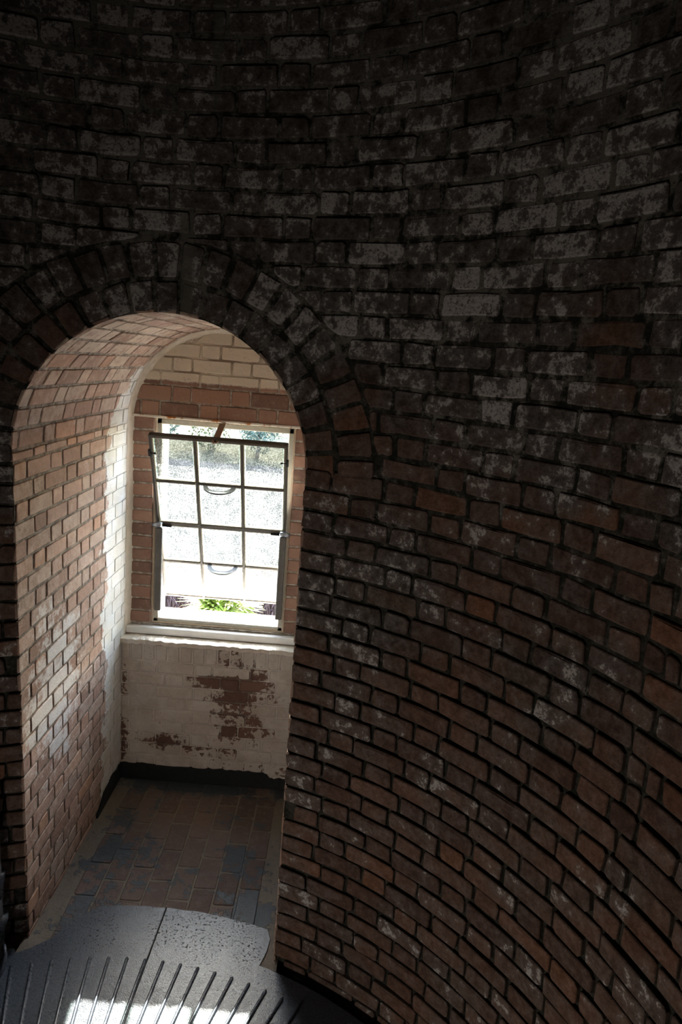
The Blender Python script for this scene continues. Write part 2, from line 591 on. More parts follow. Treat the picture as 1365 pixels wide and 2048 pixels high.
def strip(mb, ths, zlo, zhi):
    for a, b in zip(ths, ths[1:]):
        lo = [zlo(t_) if callable(zlo) else zlo for t_ in (a, b)]
        cuts = [q for q in (-1.15, -.35) if q > max(lo) and q < zhi]
        lv = [lo] + [[q, q] for q in cuts] + [[zhi, zhi]]
        for l0, l1 in zip(lv, lv[1:]):
            P = []
            for th, z in ((a, l0[0]), (b, l0[1]), (b, l1[1]), (a, l1[0])):
                r = RZ(z) + joint_depth(z)
                P.append((AX + r * math.cos(th), AY + r * math.sin(th), z))
            mb.add(P, [(0, 1, 2, 3)])


def lin(a, b, n): return [a + (b - a) * i / n for i in range(n + 1)]


def col_x(th):                          # x on the wall face at angle th near the arch
    return AX + RZ(-.1) * math.cos(th)


thR, thL = theta(XR, -.4), theta(XL, -.4)


def arch_z(th):
    x = col_x(th)
    return ZS + math.sqrt(max(0, RA ** 2 - (x - XM) ** 2))


mf = MB()
strip(mf, lin(SPLIT, thR, 12), ZBOT, ZTOP)
nch = [thR + (thL - thR) * .5 * (1 - math.cos(math.pi * i / 36)) for i in range(37)]
strip(mf, nch, arch_z, ZTOP)
strip(mf, nch, ZBOT, FZ - .004)
# the cheeks lean with the batter of the wall, so the face beside them is closed by a narrow strip
for xq in (XL, XR):
    for z0, z1 in zip(lin(FZ, ZS, 10), lin(FZ, ZS, 10)[1:]):
        P = []
        for z, e in ((z0, 0), (z0, 1), (z1, 1), (z1, 0)):
            th = theta(xq, z) if e == 0 else (thR - .02 if xq == XR else thL + .02)
            r = RZ(z) + joint_depth(z)
            P.append((AX + r * math.cos(th), AY + r * math.sin(th), z))
        mf.add(P, [(0, 1, 2, 3)])
strip(mf, lin(thL, math.radians(200), 40), ZBOT, ZTOP)
wall_front = mf.build('wall_front', M['tm'])
wall_front['kind'] = 'structure'
mr = MB()
strip(mr, lin(math.radians(-160), SPLIT, 70), ZBOT, ZTOP)
wall_right = mr.build('wall_right', M['tm'])
wall_right['kind'] = 'structure'

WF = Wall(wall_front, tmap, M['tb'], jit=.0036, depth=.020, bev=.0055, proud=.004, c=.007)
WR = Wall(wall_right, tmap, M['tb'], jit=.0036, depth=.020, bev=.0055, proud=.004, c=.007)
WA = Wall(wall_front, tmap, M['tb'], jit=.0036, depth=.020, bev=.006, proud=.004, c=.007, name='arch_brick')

RO1, RO2 = RA + .112, RA + .236
PER, HD = .2008, .0693                  # one stretcher and one header, in radians
HC = 1.0724
JT = .0105


def emit_tower(th0, th1, z0, z1):
    """one brick between two angles and two bed joints, cut where it meets the arch rings or the niche"""
    g = JT / 2 / U
    a, b = th0 + g, th1 - g
    za, zb = z0 + JT / 2, z1 - JT / 2
    if b - a < .016: return
    W = WR if (a + b) / 2 < SPLIT else WF
    zm = (za + zb) / 2
    xa, xb = AX + RZ(zm) * math.cos(b), AX + RZ(zm) * math.cos(a)     # xa < xb
    if zb > ZS and za < ZS + RO2 + .01 and xb > XM - RO2 - .05 and xa < XM + RO2 + .05 and zm > ZS:
        keep = []
        N = 30
        for i in range(N + 1):
            th = a + (b - a) * i / N
            x = AX + RZ(zm) * math.cos(th)
            dx = x - XM
            zc = ZS + math.sqrt(RO2 ** 2 - dx * dx) + .007 if abs(dx) < RO2 else -9
            lo = max(za, zc)
            if lo < zb - .014: keep.append((th, lo))
        if len(keep) < 6: return
        if keep[-1][0] - keep[0][0] < .02: return
        pick = [keep[round(i * (len(keep) - 1) / 4)] for i in range(5)]
        if all(abs(p[1] - za) < 1e-6 for p in pick):
            pick = [pick[0], pick[-1]]
        poly = [(p[0] * U, p[1]) for p in pick] + [(pick[-1][0] * U, zb), (pick[0][0] * U, zb)]
        W.brick(poly)
        return
    if FZ - .045 < zm < ZS + .001:
        tR, tL = theta(XR, zm), theta(XL, zm)
        if a >= tR and b <= tL: return
        if b < tR and tR - b < .026: b = tR
        elif a > tL and a - tL < .026: a = tL
        elif a < tR < b:
            if tR - a < .026: return
            b = tR
        elif a < tL < b:
            if b - tL < .026: return
            a = tL
    W.brick([(a * U, za), (b * U, za), (b * U, zb), (a * U, zb)])


for mrow in range(-28, 30):
    z1 = ZC - mrow * COURSE
    z0 = z1 - COURSE
    if z0 < -3.2 or z1 > 1.35: continue
    ph = HC + (0 if mrow % 2 == 0 else PER / 2) + random.uniform(-.012, .012)
    th_min, th_max = math.radians(-10), math.radians(135)
    crack = None
    if z1 < -.22: crack = .418 + (.0 if mrow % 2 else -.034)
    segs = [(th_min, th_max, ph)]
    if crack: segs = [(th_min, crack, ph + .06), (crack, th_max, ph)]
    for lo, hi, p in segs:
        k0 = math.floor((lo - p) / PER) - 1
        k1 = math.ceil((hi - p) / PER) + 1
        pcs = []
        for k in range(k0, k1 + 1):
            h0, h1 = p + k * PER - HD / 2, p + k * PER + HD / 2
            jj = random.uniform(-.006, .006)
            for q0, q1 in ((h0, h1 + jj), (h1 + jj, h0 + PER)):
                e0, e1 = max(q0, lo), min(q1, hi)
                if e1 - e0 > 1e-4: pcs.append([e0, e1])
        if len(pcs) > 1 and pcs[0][1] - pcs[0][0] < .03: pcs[1][0] = pcs[0][0]; pcs.pop(0)
        if len(pcs) > 1 and pcs[-1][1] - pcs[-1][0] < .03: pcs[-2][1] = pcs[-1][1]; pcs.pop()
        for e0, e1 in pcs: emit_tower(e0, e1, z0, z1)

for r0, r1, cnt, off in ((RA + .004, RO1 - .005, 21, .0), (RO1 + .006, RO2, 25, .35)):
    for k in range(cnt):
        f0, f1 = math.pi * k / cnt, math.pi * (k + 1) / cnt
        gp = .006 / ((r0 + r1) / 2)
        f0 += gp + random.uniform(0, .006); f1 -= gp - random.uniform(-.002, .006)
        poly = []
        for r, f in ((r0, f0), (r1 + random.uniform(-.006, .004), f0), (r1 + random.uniform(-.006, .004), f1), (r0, f1)):
            x, z = XM + r * math.cos(f), ZS + r * math.sin(f)
            poly.append((theta(x, z) * U, z))
        WA.brick(poly)
WF.finish(); WR.finish(); WA.finish()

# tower floor far below, roof over the shaft and the outer face, all out of view, that keep the daylight out
def disc(mb, r, z, n=64):
    mb.add([(AX + r * math.cos(2 * math.pi * i / n), AY + r * math.sin(2 * math.pi * i / n), z) for i in range(n)], [list(range(n))])


sh = MB()
RS = 3.06
WX0, WX1, WZ0, WZ1 = -1.044, -.288, -1.56, -.36      # window opening


def outer_th(x): return math.acos((x - AX) / RS)


oa, ob = outer_th(WX1), outer_th(WX0)
for ths, z0, z1 in ((lin(ob, oa + 2 * math.pi, 72), ZBOT, ZTOP), (lin(oa, ob, 8), WZ1, ZTOP), (lin(oa, ob, 8), ZBOT, WZ0 - .045)):
    for a, b in zip(ths, ths[1:]):
        sh.add([(AX + RS * math.cos(t_), AY + RS * math.sin(t_), z) for t_, z in ((a, z0), (b, z0), (b, z1), (a, z1))], [(0, 1, 2, 3)])
disc(sh, RS, ZTOP); disc(sh, RS, ZBOT)
tag(sh.build('tower_shell', M['shell'], wall_front, fix=False))

# ================================================================== the niche
# left cheek
def flat_x(x0, sgn): return lambda u, v, w: (x0 + sgn * w, u, v)


nmort = .0038
wl = MB()
rows = lin(FZ - .02, ZS, 12)
for z0, z1 in zip(rows, rows[1:]):
    x = XL - nmort
    wl.add([(x, yfront(XL, z0) + .012, z0), (x, YB + .05, z0), (x, YB + .05, z1), (x, yfront(XL, z1) + .012, z1)], [(0, 1, 2, 3)])
wall_left = wl.build('wall_left', M['nm'])
wall_left['kind'] = 'structure'
WLF = Wall(wall_left, flat_x(XL, 1), M['nb'], jit=.002, depth=.010, bev=.004, proud=.0014, c=.005)
wi = MB()
for z0, z1 in zip(rows, rows[1:]):
    x = XR + nmort
    wi.add([(x, yfront(XR, z0) + .012, z0), (x, YB + .05, z0), (x, YB + .05, z1), (x, yfront(XR, z1) + .012, z1)], [(0, 1, 2, 3)])
wall_inner = wi.build('wall_inner', M['nm'])
wall_inner['kind'] = 'structure'
WIN = Wall(wall_inner, flat_x(XR, -1), M['nb'], jit=.002, depth=.010, bev=.004, proud=.0014, c=.005)


def lay(W, u_lo, u_hi, z0, z1, phase, st=.212, hd=.106, jt=.010, minw=.03, dw=0.0, filled=None):
    per = st + hd
    bev0 = W.bev
    k = math.floor((u_lo - phase) / per) - 1
    while True:
        b0 = phase + k * per
        if b0 > u_hi: break
        jj = random.uniform(-.008, .008)
        for q0, q1 in ((b0, b0 + hd + jj), (b0 + hd + jj, b0 + per)):
            e0, e1 = max(q0, u_lo), min(q1, u_hi)
            if e1 - e0 > minw:
                g, W.bev = jt, bev0
                if filled is not None and e0 > filled: g, W.bev = jt * .45, bev0 * .5
                a0 = e0 + g / 2 if e0 > u_lo + 1e-6 else e0
                W.brick([(a0, z0 + g / 2), (e1 - g / 2, z0 + g / 2), (e1 - g / 2, z1 - g / 2), (a0, z1 - g / 2)], dw=dw)
                W.bev = bev0
        k += 1


for mrow in range(-8, 24):
    z1 = ZC - mrow * COURSE
    z0 = z1 - COURSE
    if z0 > ZS - .02: continue
    z1 = min(z1, ZS)
    z0 = max(z0, FZ - .01)
    if z1 - z0 < .02: continue
    zm = (z0 + z1) / 2
    ph = (0.05 if mrow % 2 else .209) + random.uniform(-.012, .012)
    lay(WLF, yfront(XL, zm), YB - .004, z0, z1, ph, filled=3.37 if zm < -.5 else None)
    lay(WIN, yfront(XR, zm), YB - .004, z0, z1, ph + .08)
WLF.finish(); WIN.finish()

# vault
def vmap(u, v, w):
    f = v / RA
    r = RA - w
    return (XM + r * math.cos(f), u, ZS + r * math.sin(f))


ce = MB()
for f0, f1 in zip(lin(0, math.pi, 40), lin(0, math.pi, 40)[1:]):
    P = []
    for f, back in ((f0, 0), (f0, 1), (f1, 1), (f1, 0)):
        x, z = XM + (RA + nmort) * math.cos(f), ZS + (RA + nmort) * math.sin(f)
        P.append((x, YB + .05 if back else yfront(x, z) + .012, z))
    ce.add(P, [(0, 1, 2, 3)])
ceiling = ce.build('ceiling', M['nm'])
ceiling['kind'] = 'structure'
WV = Wall(ceiling, vmap, M['nb'], jit=.002, depth=.010, bev=.004, proud=.0018, c=.005)
nv = 21
for k in range(nv):
    v0, v1 = math.pi * RA * k / nv, math.pi * RA * (k + 1) / nv
    f = (k + .5) / nv * math.pi
    x, z = XM + RA * math.cos(f), ZS + RA * math.sin(f)
    lay(WV, yfront(x, z), YB - .004, v0, v1, (.0 if k % 2 else .16) + random.uniform(-.02, .02))
WV.finish()

# window wall (upper) with the opening, and the apron wall under it
OX0, OX1, OZ0, OZ1 = -1.052, -.276, -1.553, -.362     # hole in the wall face
wb = MB()
bmd = .005


def qy(mb, x0, x1, z0, z1, y): mb.add([(x0, y, z0), (x1, y, z0), (x1, y, z1), (x0, y, z1)], [(0, 1, 2, 3)])


yy = YB + bmd
qy(wb, XL - .02, OX0, -1.66, ZS, yy); qy(wb, OX1, XR + .02, -1.66, ZS, yy)
qy(wb, OX0, OX1, -1.66, OZ0, yy)
qy(wb, XL - .02, OX0, ZS, OZ1, yy); qy(wb, OX1, XR + .02, ZS, OZ1, yy)
fa = [(XM + (RA + .02) * math.cos(f), yy, ZS + (RA + .02) * math.sin(f)) for f in lin(0, math.pi, 32)]
fa = [p for p in fa if p[2] > OZ1]
wb.add([(XR + .02, yy, OZ1)] + fa + [(XL - .02, yy, OZ1)], [list(range(len(fa) + 2))])
# apron
qy(wb, XL - .02, XR + .02, FZ - .02, -1.638, YL + bmd)
wb.add([(XL - .02, YL + bmd, -1.638), (XR + .02, YL + bmd, -1.638), (XR + .02, yy + .02, -1.638), (XL - .02, yy + .02, -1.638)], [(0, 1, 2, 3)])
# the thickness of the wall around the opening, out to the outer face
DEP = 3.835
for x in (OX0, OX1):
    wb.add([(x, yy - .006, OZ0), (x, DEP, OZ0), (x, DEP, OZ1), (x, yy - .006, OZ1)], [(0, 1, 2, 3)])
wb.add([(OX0, yy - .006, OZ1), (OX1, yy - .006, OZ1), (OX1, DEP, OZ1), (OX0, DEP, OZ1)], [(0, 1, 2, 3)])
wb.add([(OX0, yy - .006, OZ0), (OX1, yy - .006, OZ0), (OX1, DEP, OZ0), (OX0, DEP, OZ0)], [(0, 1, 2, 3)])
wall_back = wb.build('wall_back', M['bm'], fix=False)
wall_back['kind'] = 'structure'


def flat_y(y0): return lambda u, v, w: (u, y0 - w, v)


WB = Wall(wall_back, flat_y(YB), M['bb'], jit=.002, depth=.010, bev=.004, proud=.0014, c=.005)
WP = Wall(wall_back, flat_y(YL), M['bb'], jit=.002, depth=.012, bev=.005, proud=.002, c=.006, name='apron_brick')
# beside the window
nside = 16
for k in range(nside):
    z0 = OZ0 + (OZ1 - OZ0) * k / nside; z1 = OZ0 + (OZ1 - OZ0) * (k + 1) / nside
    for x0, x1 in ((XL + .004, OX0 + .002), (OX1 - .002, XR - .004)):
        WB.brick([(x0, z0 + .0055), (x1, z0 + .0055), (x1, z1 - .0055), (x0, z1 - .0055)])
# over the window, clipped to the vault
z = OZ1
k = 0
while z < ZS + RA - .02:
    h = .086 if k < 2 else .076
    z0, z1 = z, min(z + h, ZS + RA - .006)
    zt = z1 - .004
    half0 = math.sqrt(max(0, RA ** 2 - max(0, z0 + .004 - ZS) ** 2)) - .004
    half1 = math.sqrt(max(0, RA ** 2 - max(0, zt - ZS) ** 2)) - .004
    per = .318
    ph = XM + (.02 if k % 2 else .17)
    q = ph - 3 * per
    while q < XR + .1:
        for e0, e1 in ((q, q + .106), (q + .106, q + per)):
            a, b = e0 + .005, e1 - .005
            a0, b0 = max(a, XM - half0), min(b, XM + half0)
            a1, b1 = max(a, XM - half1), min(b, XM + half1)
            if b0 - a0 > .03 and z1 - z0 > .03:
                if b1 - a1 < .012: a1 = b1 = min(max((a1 + b1) / 2, a0), b0); a1 -= .006; b1 += .006
                WB.brick([(a0, z0 + .004), (b0, z0 + .004), (b1, zt), (a1, zt)], dw=.002 if k >= 2 else 0)
        q += per
    z += h
    k += 1
WB.finish()
# apron: a soldier course on top, then stretchers and headers
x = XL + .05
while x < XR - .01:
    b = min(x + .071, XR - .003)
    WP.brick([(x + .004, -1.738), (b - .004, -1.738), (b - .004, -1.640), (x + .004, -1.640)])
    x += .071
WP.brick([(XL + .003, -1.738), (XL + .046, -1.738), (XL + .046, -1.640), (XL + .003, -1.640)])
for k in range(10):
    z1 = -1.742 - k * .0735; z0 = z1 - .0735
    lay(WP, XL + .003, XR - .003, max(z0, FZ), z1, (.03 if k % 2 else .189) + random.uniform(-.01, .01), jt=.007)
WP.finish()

# floor of the niche
fl = MB()
fl.add([(XL - .02, 2.30, FZ), (XR + .02, 2.30, FZ), (XR + .02, YL + .03, FZ), (XL - .02, YL + .03, FZ)], [(0, 1, 2, 3)])
floor = fl.build('floor', M['fm'])
floor['kind'] = 'structure'
WFL = Wall(floor, lambda u, v, w: (u, v, FZ + w), M['fb'], jit=.002, depth=.004, bev=.004, proud=.0012, c=.006)
colw = .1075
ncol = 8
x00 = XL + .085
for k in range(ncol):
    x0 = x00 + k * colw
    x1 = x0 + colw
    y = 2.42 + (.0 if k % 2 else .105) - .21 + random.uniform(-.02, .02)
    while y < YL - .10:
        y1 = y + .212
        a, b = max(y, 2.42), min(y1, YL - .10)
        if b - a > .04:
            WFL.brick([(x0 + .004, a + .004), (x1 - .004, a + .004), (x1 - .004, b - .004), (x0 + .004, b - .004)], dw=.003)
        y = y1
y = YL - .096                           # one course across the end
x = XL + .10
while x < XR - .06:
    WFL.brick([(x, y), (min(x + .2, XR - .02), y), (min(x + .2, XR - .02), YL - .012), (x, YL - .012)], dw=.003)
    x += .208
WFL.finish()

# painted skirting along the apron and the far end of the left cheek
def ragged(mb, pts_lo, pts_hi, off):
    n = len(pts_lo)
    V = [Vector(p) for p in pts_lo] + [Vector(p) for p in pts_hi] + [Vector(p) + off for p in pts_hi] + [Vector(p) + off for p in pts_lo]
    F = []
    for i in range(n - 1):
        for k in range(3):
            F.append((k * n + i, k * n + i + 1, (k + 1) * n + i + 1, (k + 1) * n + i))
    for e in (0, n - 1): F.append([e, n + e, 2 * n + e, 3 * n + e])
    mb.add(V, F)


bs = MB()
xs = lin(XL + .002, XR - .002, 40)
ragged(bs, [(x, YL - .012, FZ + .001) for x in xs], [(x, YL - .010 + random.uniform(-.002, .002), -2.392 + random.uniform(-.006, .006) - (.03 if x > -.30 else 0)) for x in xs], Vector((0, .02, 0)))
bb = bs.build('baseboard_back', M['skirt']); bb['kind'] = 'structure'
bs = MB()
ys = lin(3.27, YL - .012, 16)
ragged(bs, [(XL + .010, y, FZ + .001) for y in ys], [(XL + .010, y, FZ + .012 + min(1, (y - 3.27) / .12) * .08 + random.uniform(-.006, .006)) for y in ys], Vector((-.015, 0, 0)))
bl = bs.build('baseboard_left', M['skirt']); bl['kind'] = 'structure'

# plaster fillet where the vault and left cheek meet the window wall
fi = MB()
path = [(XL, z) for z in lin(-1.60, ZS, 14)][:-1] + [(XM - RA * math.cos(f), ZS + RA * math.sin(f)) for f in lin(0, math.pi * .80, 26)]
V, F = [], []
for i, (x, z) in enumerate(path):
    d = Vector((XM - x, ZS - z)) if z > ZS else Vector((1, 0))
    d.normalize()
    wv = .026 + random.uniform(-.003, .003)
    for a, dy in ((-.012, -.050), (.002, -.046), (.006, -.028), (wv * .55, -.008), (wv, .006)):
        V.append((x + d.x * a, YB + dy, z + d.y * a))
    if i:
        for k in range(4): F.append(((i - 1) * 5 + k, (i - 1) * 5 + k + 1, i * 5 + k + 1, i * 5 + k))
fi.add(V, F, smooth=True)
tr = fi.build('trim_1', M['plaster']); tr['kind'] = 'structure'

# plaster ledge on top of the apron
lg = MB()
n = 46
V, F = [], []
for i in range(n + 1):
    x = XL + .001 + (XR - XL - .002) * i / n
    e = random.uniform(-.006, .006)
    d = random.uniform(-.004, .004)
    for y, zz in ((YB, -1.612), (3.70, -1.610 + d * .5), (3.652 + e, -1.602 + d), (3.634 + e, -1.606 + d), (3.640 + e, -1.634 + d), (3.665, -1.640)):
        V.append((x, y, zz))
    if i:
        for k in range(5): F.append(((i - 1) * 6 + k, (i - 1) * 6 + k + 1, i * 6 + k + 1, i * 6 + k))
lg.add(V, F)
o = lg.build('trim_2', M['plaster']); o['kind'] = 'structure'

# sill board, outer sill and white outer reveal
sb = MB()
sb.box(XL + .004, XR - .001, 3.722, 3.80, -1.606, -1.565, .004)
o = sb.build('trim_3', M['white']); o['kind'] = 'structure'
ov = MB()
yo = 4.06
for x in (WX0, WX1):
    ov.add([(x, DEP - .02, WZ0 - .05), (x, yo, WZ0 - .05), (x, yo, WZ1 + .01), (x, DEP - .02, WZ1 + .01)], [(0, 1, 2, 3)])
ov.add([(WX0, DEP - .02, WZ1), (WX1, DEP - .02, WZ1), (WX1, yo, WZ1), (WX0, yo, WZ1)], [(0, 1, 2, 3)])
sy = [(3.80, -1.528), (3.864, -1.534), (3.866, -1.548), (4.075, -1.570), (4.075, -1.66)]
for (y0, z0), (y1, z1) in zip(sy, sy[1:]):
    ov.add([(WX0 - .01, y0, z0), (WX1 + .01, y0, z0), (WX1 + .01, y1, z1), (WX0 - .01, y1, z1)], [(0, 1, 2, 3)])
for x0, x1 in ((WX0 - .25, WX0 + .001), (WX1 - .001, WX1 + .25)):
    qy(ov, x0, x1, -1.75, WZ1 + .2, DEP + .004)
qy(ov, WX0 - .2, WX1 + .2, WZ1, WZ1 + .3, DEP + .004)
o = ov.build('trim_4', M['outer'], fix=False); o['kind'] = 'structure'
# rusted steel lintel
lt = MB()
lt.box(XL + .006, XR - .003, YB - .010, YB + .012, OZ1 - .006, OZ1 + .008, .003)
lt.box(OX0, OX1, YB + .012, 3.83, OZ1 - .008, OZ1 + .002)
o = lt.build('trim_5', M['rust']); o['kind'] = 'structure'

# ================================================================== the window
win = MB()
FX0, FX1, FZ0, FZ1 = OX0 + .012, OX1 - .010, OZ0 + .006, OZ1 - .010
fy0, fy1 = 3.778, 3.826
fw = .030
win.box(FX0, FX0 + fw, fy0, fy1, FZ0, FZ1, .004)
win.box(FX1 - fw, FX1, fy0, fy1, FZ0, FZ1, .004)
win.box(FX0, FX1, fy0, fy1, FZ1 - fw, FZ1, .004)
win.box(FX0, FX1, fy0, fy1, FZ0, FZ0 + .024, .004)
window = win.build('window_1', M['frame'])
window['kind'] = 'structure'
# bedding mortar between frame and brick
pb = MB()
for x0, x1 in ((OX0, FX0 + .004), (FX1 - .004, OX1)): pb.box(x0, x1, 3.772, 3.82, OZ0, OZ1, .002)
pb.box(OX0, OX1, 3.770, 3.82, OZ0, FZ0 + .004, .002)
pb.build('bedding', M['putty'], window)
st = MB()
st.box(FX0 + .010, FX0 + .046, 3.764, 3.782, -1.475, -.985, .003)
st.build('frame_stop', M['stop'], window)
st = MB()
st.box(FX1 - .046, FX1 - .010, 3.764, 3.782, -1.475, -.985, .003)
st.build('frame_stop', M['stop'], window)

SX, SY, SZ, TILT = -.666, 3.80, -.956, .376
SW, SHU, SHD = .365, .562, .535
hub = MB()
hub.box(-SW, -SW + .016, -.020, .014, -SHD, SHU, .003)
hub.box(SW - .016, SW, -.020, .014, -SHD, SHU, .003)
hub.box(-SW, SW, -.022, .014, SHU - .018, SHU, .003)
hub.box(-SW, SW, -.018, .014, -SHD, -SHD + .014, .003)
XV = (-.1235, .1235)
ZH = (.281, 0.0, -.267)
for x in XV: hub.box(x - .0065, x + .0065, -.018, .010, -SHD + .01, SHU - .01, .002)
for i, zz in enumerate(ZH):
    e = .012 if i == 1 else .0065
    hub.box(-SW + .01, SW - .01, -.0175, .010, zz - e, zz + e, .002)
sash = hub.build('sash', M['sash'], window)
sash.location = (SX, SY, SZ)
sash.rotation_euler = (TILT, 0, 0)
sash['label'] = 'dark bronze twelve-pane sash tilted inward at the top'
xb = [-SW + .016, XV[0], XV[1], SW - .016]
zbnd = [SHU - .018, ZH[0], ZH[1], ZH[2], -SHD + .014]
pt = MB()
for r in range(4):
    for c in range(3):
        x0 = xb[c] + (.0065 if c else 0); x1 = xb[c + 1] - (.0065 if c < 2 else 0)
        z1 = zbnd[r] - ({1: .0065, 2: .012, 3: .0065}.get(r, 0)); z0 = zbnd[r + 1] + ({0: .0065, 1: .012, 2: .0065}.get(r, 0))
        pn = MB()
        e = .010
        V = [(x0, 0, z0), (x1, 0, z0), (x1, 0, z1), (x0, 0, z1), (x0 + e, 0, z0 + e), (x1 - e, 0, z0 + e), (x1 - e, 0, z1 - e), (x0 + e, 0, z1 - e)]
        pn.add(V, [(4, 5, 6, 7)], mi=0)
        pn.add(V, [(0, 1, 5, 4), (1, 2, 6, 5), (2, 3, 7, 6), (3, 0, 4, 7)], mi=1)
        pn.build('pane', [M['pane'], M['rim']], sash, fix=False)
        # putty bead round the pane, on the room side
        for a0, a1, b0, b1 in ((x0, x0 + .005, z0, z1), (x1 - .005, x1, z0, z1), (x0, x1, z0, z0 + .004), (x0, x1, z1 - .005, z1)):
            pt.box(a0, a1, -.012, -.001, b0, b1)
pt.build('putty', M['putty'], sash)


def half_ring(w, dep, band, th, zz):
    mb = MB()
    V, F = [], []
    N = 18
    for i in range(N + 1):
        f = math.pi * i / N
        for k in (0, 1):
            a, d = w - band * k, dep - band * k
            for zt in (-th, th):
                V.append((a * math.cos(f), -.018 - d * math.sin(f), zz + zt))
        if i:
            b, p = i * 4, (i - 1) * 4
            F += [(p, p + 1, b + 1, b), (p + 2, p + 3, b + 3, b + 2), (p, p + 2, b + 2, b), (p + 1, p + 3, b + 3, b + 1)]
    F += [(0, 1, 3, 2), (N * 4, N * 4 + 1, N * 4 + 3, N * 4 + 2)]
    mb.add(V, F)
    return mb


half_ring(.088, .075, .023, .005, ZH[0] - .006).build('handle', M['handle'], sash)
half_ring(.088, .075, .023, .005, ZH[2] - .006).build('handle', M['handle'], sash)
for sx in (-1, 1):
    pn = MB()
    zz = SHU - .105
    pn.tube([(sx * (SW + .004), -.026, zz), (sx * (SW - .030), -.026, zz)], .0035, 8)
    pn.tube([(sx * (SW - .026), -.026, zz), (sx * (SW - .036), -.026, zz)], .0065, 8)
    pn.box(sx * SW - .006, sx * SW + .006, -.030, -.016, zz - .020, zz + .020, .002)
    pn.build('catch_pin', M['pin'], sash)
    pv = MB()
    pv.box(sx * (SW - .012) - .022, sx * (SW - .012) + .022, -.036, -.016, -.020, .012, .004)
    pv.tube([(sx * (SW - .03), -.028, -.003), (sx * (SW + .030), -.028, -.003)], .013, 12)
    pv.build('pivot', M['zinc'], sash)
    pk = MB()
    pk.box(min(sx * (SW - .03), sx * (SW - .085)), max(sx * (SW - .03), sx * (SW - .085)), -.030, -.017, -.014, -.004, .003)
    pk.build('pivot_arm', M['pin'], sash)
# strap that holds the sash open, from the lintel to the top rail
sp_ = MB()
ptop = Vector((-.672, 3.775, OZ1 - .016))
tz = Vector((0, -math.sin(TILT), math.cos(TILT)))
pend = Vector((SX, SY, SZ)) + tz * (SHU - .012) + Vector((-.012, -.028, -.006))
mid = ptop + Vector((-.002, -.035, .004))
V, F = [], []
seq = [ptop + Vector((.012, .014, .004)), ptop, mid, mid.lerp(pend, .5), pend, pend + (pend - mid).normalized() * .020]
for i, p in enumerate(seq):
    for sx, sy in ((-1, 0), (1, 0), (1, 1), (-1, 1)):
        ww = .017 if i < 5 else .011
        V.append(p + Vector((sx * ww, 0, 0)) + Vector((0, -.004, .004)) * sy)
    if i:
        b, q = i * 4, (i - 1) * 4
        for k in range(4): F.append((q + k, q + (k + 1) % 4, b + (k + 1) % 4, b + k))
F += [(0, 1, 2, 3), tuple(len(V) - 4 + k for k in range(4))]
sp_.add(V, F)
so = sp_.build('stay_strap', M['strap'], window)
bt = MB()
bt.tube([pend + Vector((0, -.001, 0)), pend + Vector((0, -.012, .004))], .006, 10)
bt.build('bolt', M['pin'], so)

# ================================================================== iron landing of the stair
stair = link('spiral_stair', None, None, (AX, AY, FZ))
tag(stair, 'glossy black painted iron stair landing with raised radial ribs, in front of the niche', 'staircase')


def rel(o):                             # parent to the stair without moving it
    o.parent = stair
    o.location = Vector(o.location) - Vector((AX, AY, FZ))
    return o


LZ = FZ + .006
edge = []
for a in lin(math.radians(51), math.radians(71.6), 10): edge.append((1.585, a))
pts = [(AX + r * math.cos(a), AY + r * math.sin(a)) for r, a in edge]
pts += [(-.168, 2.50), (-.160, 2.57)]
for a in lin(math.radians(73.2), math.radians(98.5), 18):
    rr_ = 1.772 + random.uniform(-.003, .003)
    pts.append((AX + rr_ * math.cos(a), AY + rr_ * math.sin(a)))
pts += [(-.985, 2.645), (-1.045, 2.560), (-1.085, 2.49), (-1.150, 2.43), (-1.20, 2.40)]
for a in lin(math.radians(109.5), math.radians(112), 3): pts.append((AX + 1.585 * math.cos(a), AY + 1.585 * math.sin(a)))
inner = [(AX + .20 * math.cos(a), AY + .20 * math.sin(a)) for a in lin(math.radians(112), math.radians(51), 8)]
# grid it so the top can be smooth: rings from the inner edge to the outline
npt = len(pts)
lp = MB()
V, F = [], []
for i, p in enumerate(pts):
    a = math.atan2(p[1] - AY, p[0] - AX)
    V += [(p[0], p[1], LZ - .03), (p[0], p[1], LZ - .004), (AX + (p[0] - AX) * .997, AY + (p[1] - AY) * .997, LZ), (AX + .2 * math.cos(a), AY + .2 * math.sin(a), LZ), (AX + .2 * math.cos(a), AY + .2 * math.sin(a), LZ - .03)]
    if i:
        for k in range(4): F.append(((i - 1) * 5 + k, i * 5 + k, i * 5 + k + 1, (i - 1) * 5 + k + 1))
lp.add(V, F)
rel(lp.build('landing_plate', M['iron'], fix=True))


def rib_mesh(r0, r1):
    mb = MB()
    V, F = [], []
    prof = [(-.0075, 0), (-.0058, .006), (-.002, .0088), (.002, .0088), (.0058, .006), (.0075, 0)]
    for r, s_ in ((r0, 1), (r1 - .008, 1), (r1, .35)):
        for a, b in prof: V.append((r, a * (s_ if s_ < 1 else 1), b * s_))
    for i in (1, 2):
        for k in range(5): F.append(((i - 1) * 6 + k, (i - 1) * 6 + k + 1, i * 6 + k + 1, i * 6 + k))
    F += [tuple(range(6)), tuple(range(12, 18))]
    mb.add(V, F, smooth=[True] * 10 + [False] * 2)
    return mb


rm = rib_mesh(.34, 1.490).build('rib', M['iron'])
rib_data = rm.data
bpy.data.objects.remove(rm)
for k in range(17):
    o = link('rib', rib_data, stair, (0, 0, LZ - FZ - .0005))
    o.rotation_euler = (0, 0, math.radians(109.0 - k * 2.91 + .9 * (.5 if k == 0 else .45) - .0))
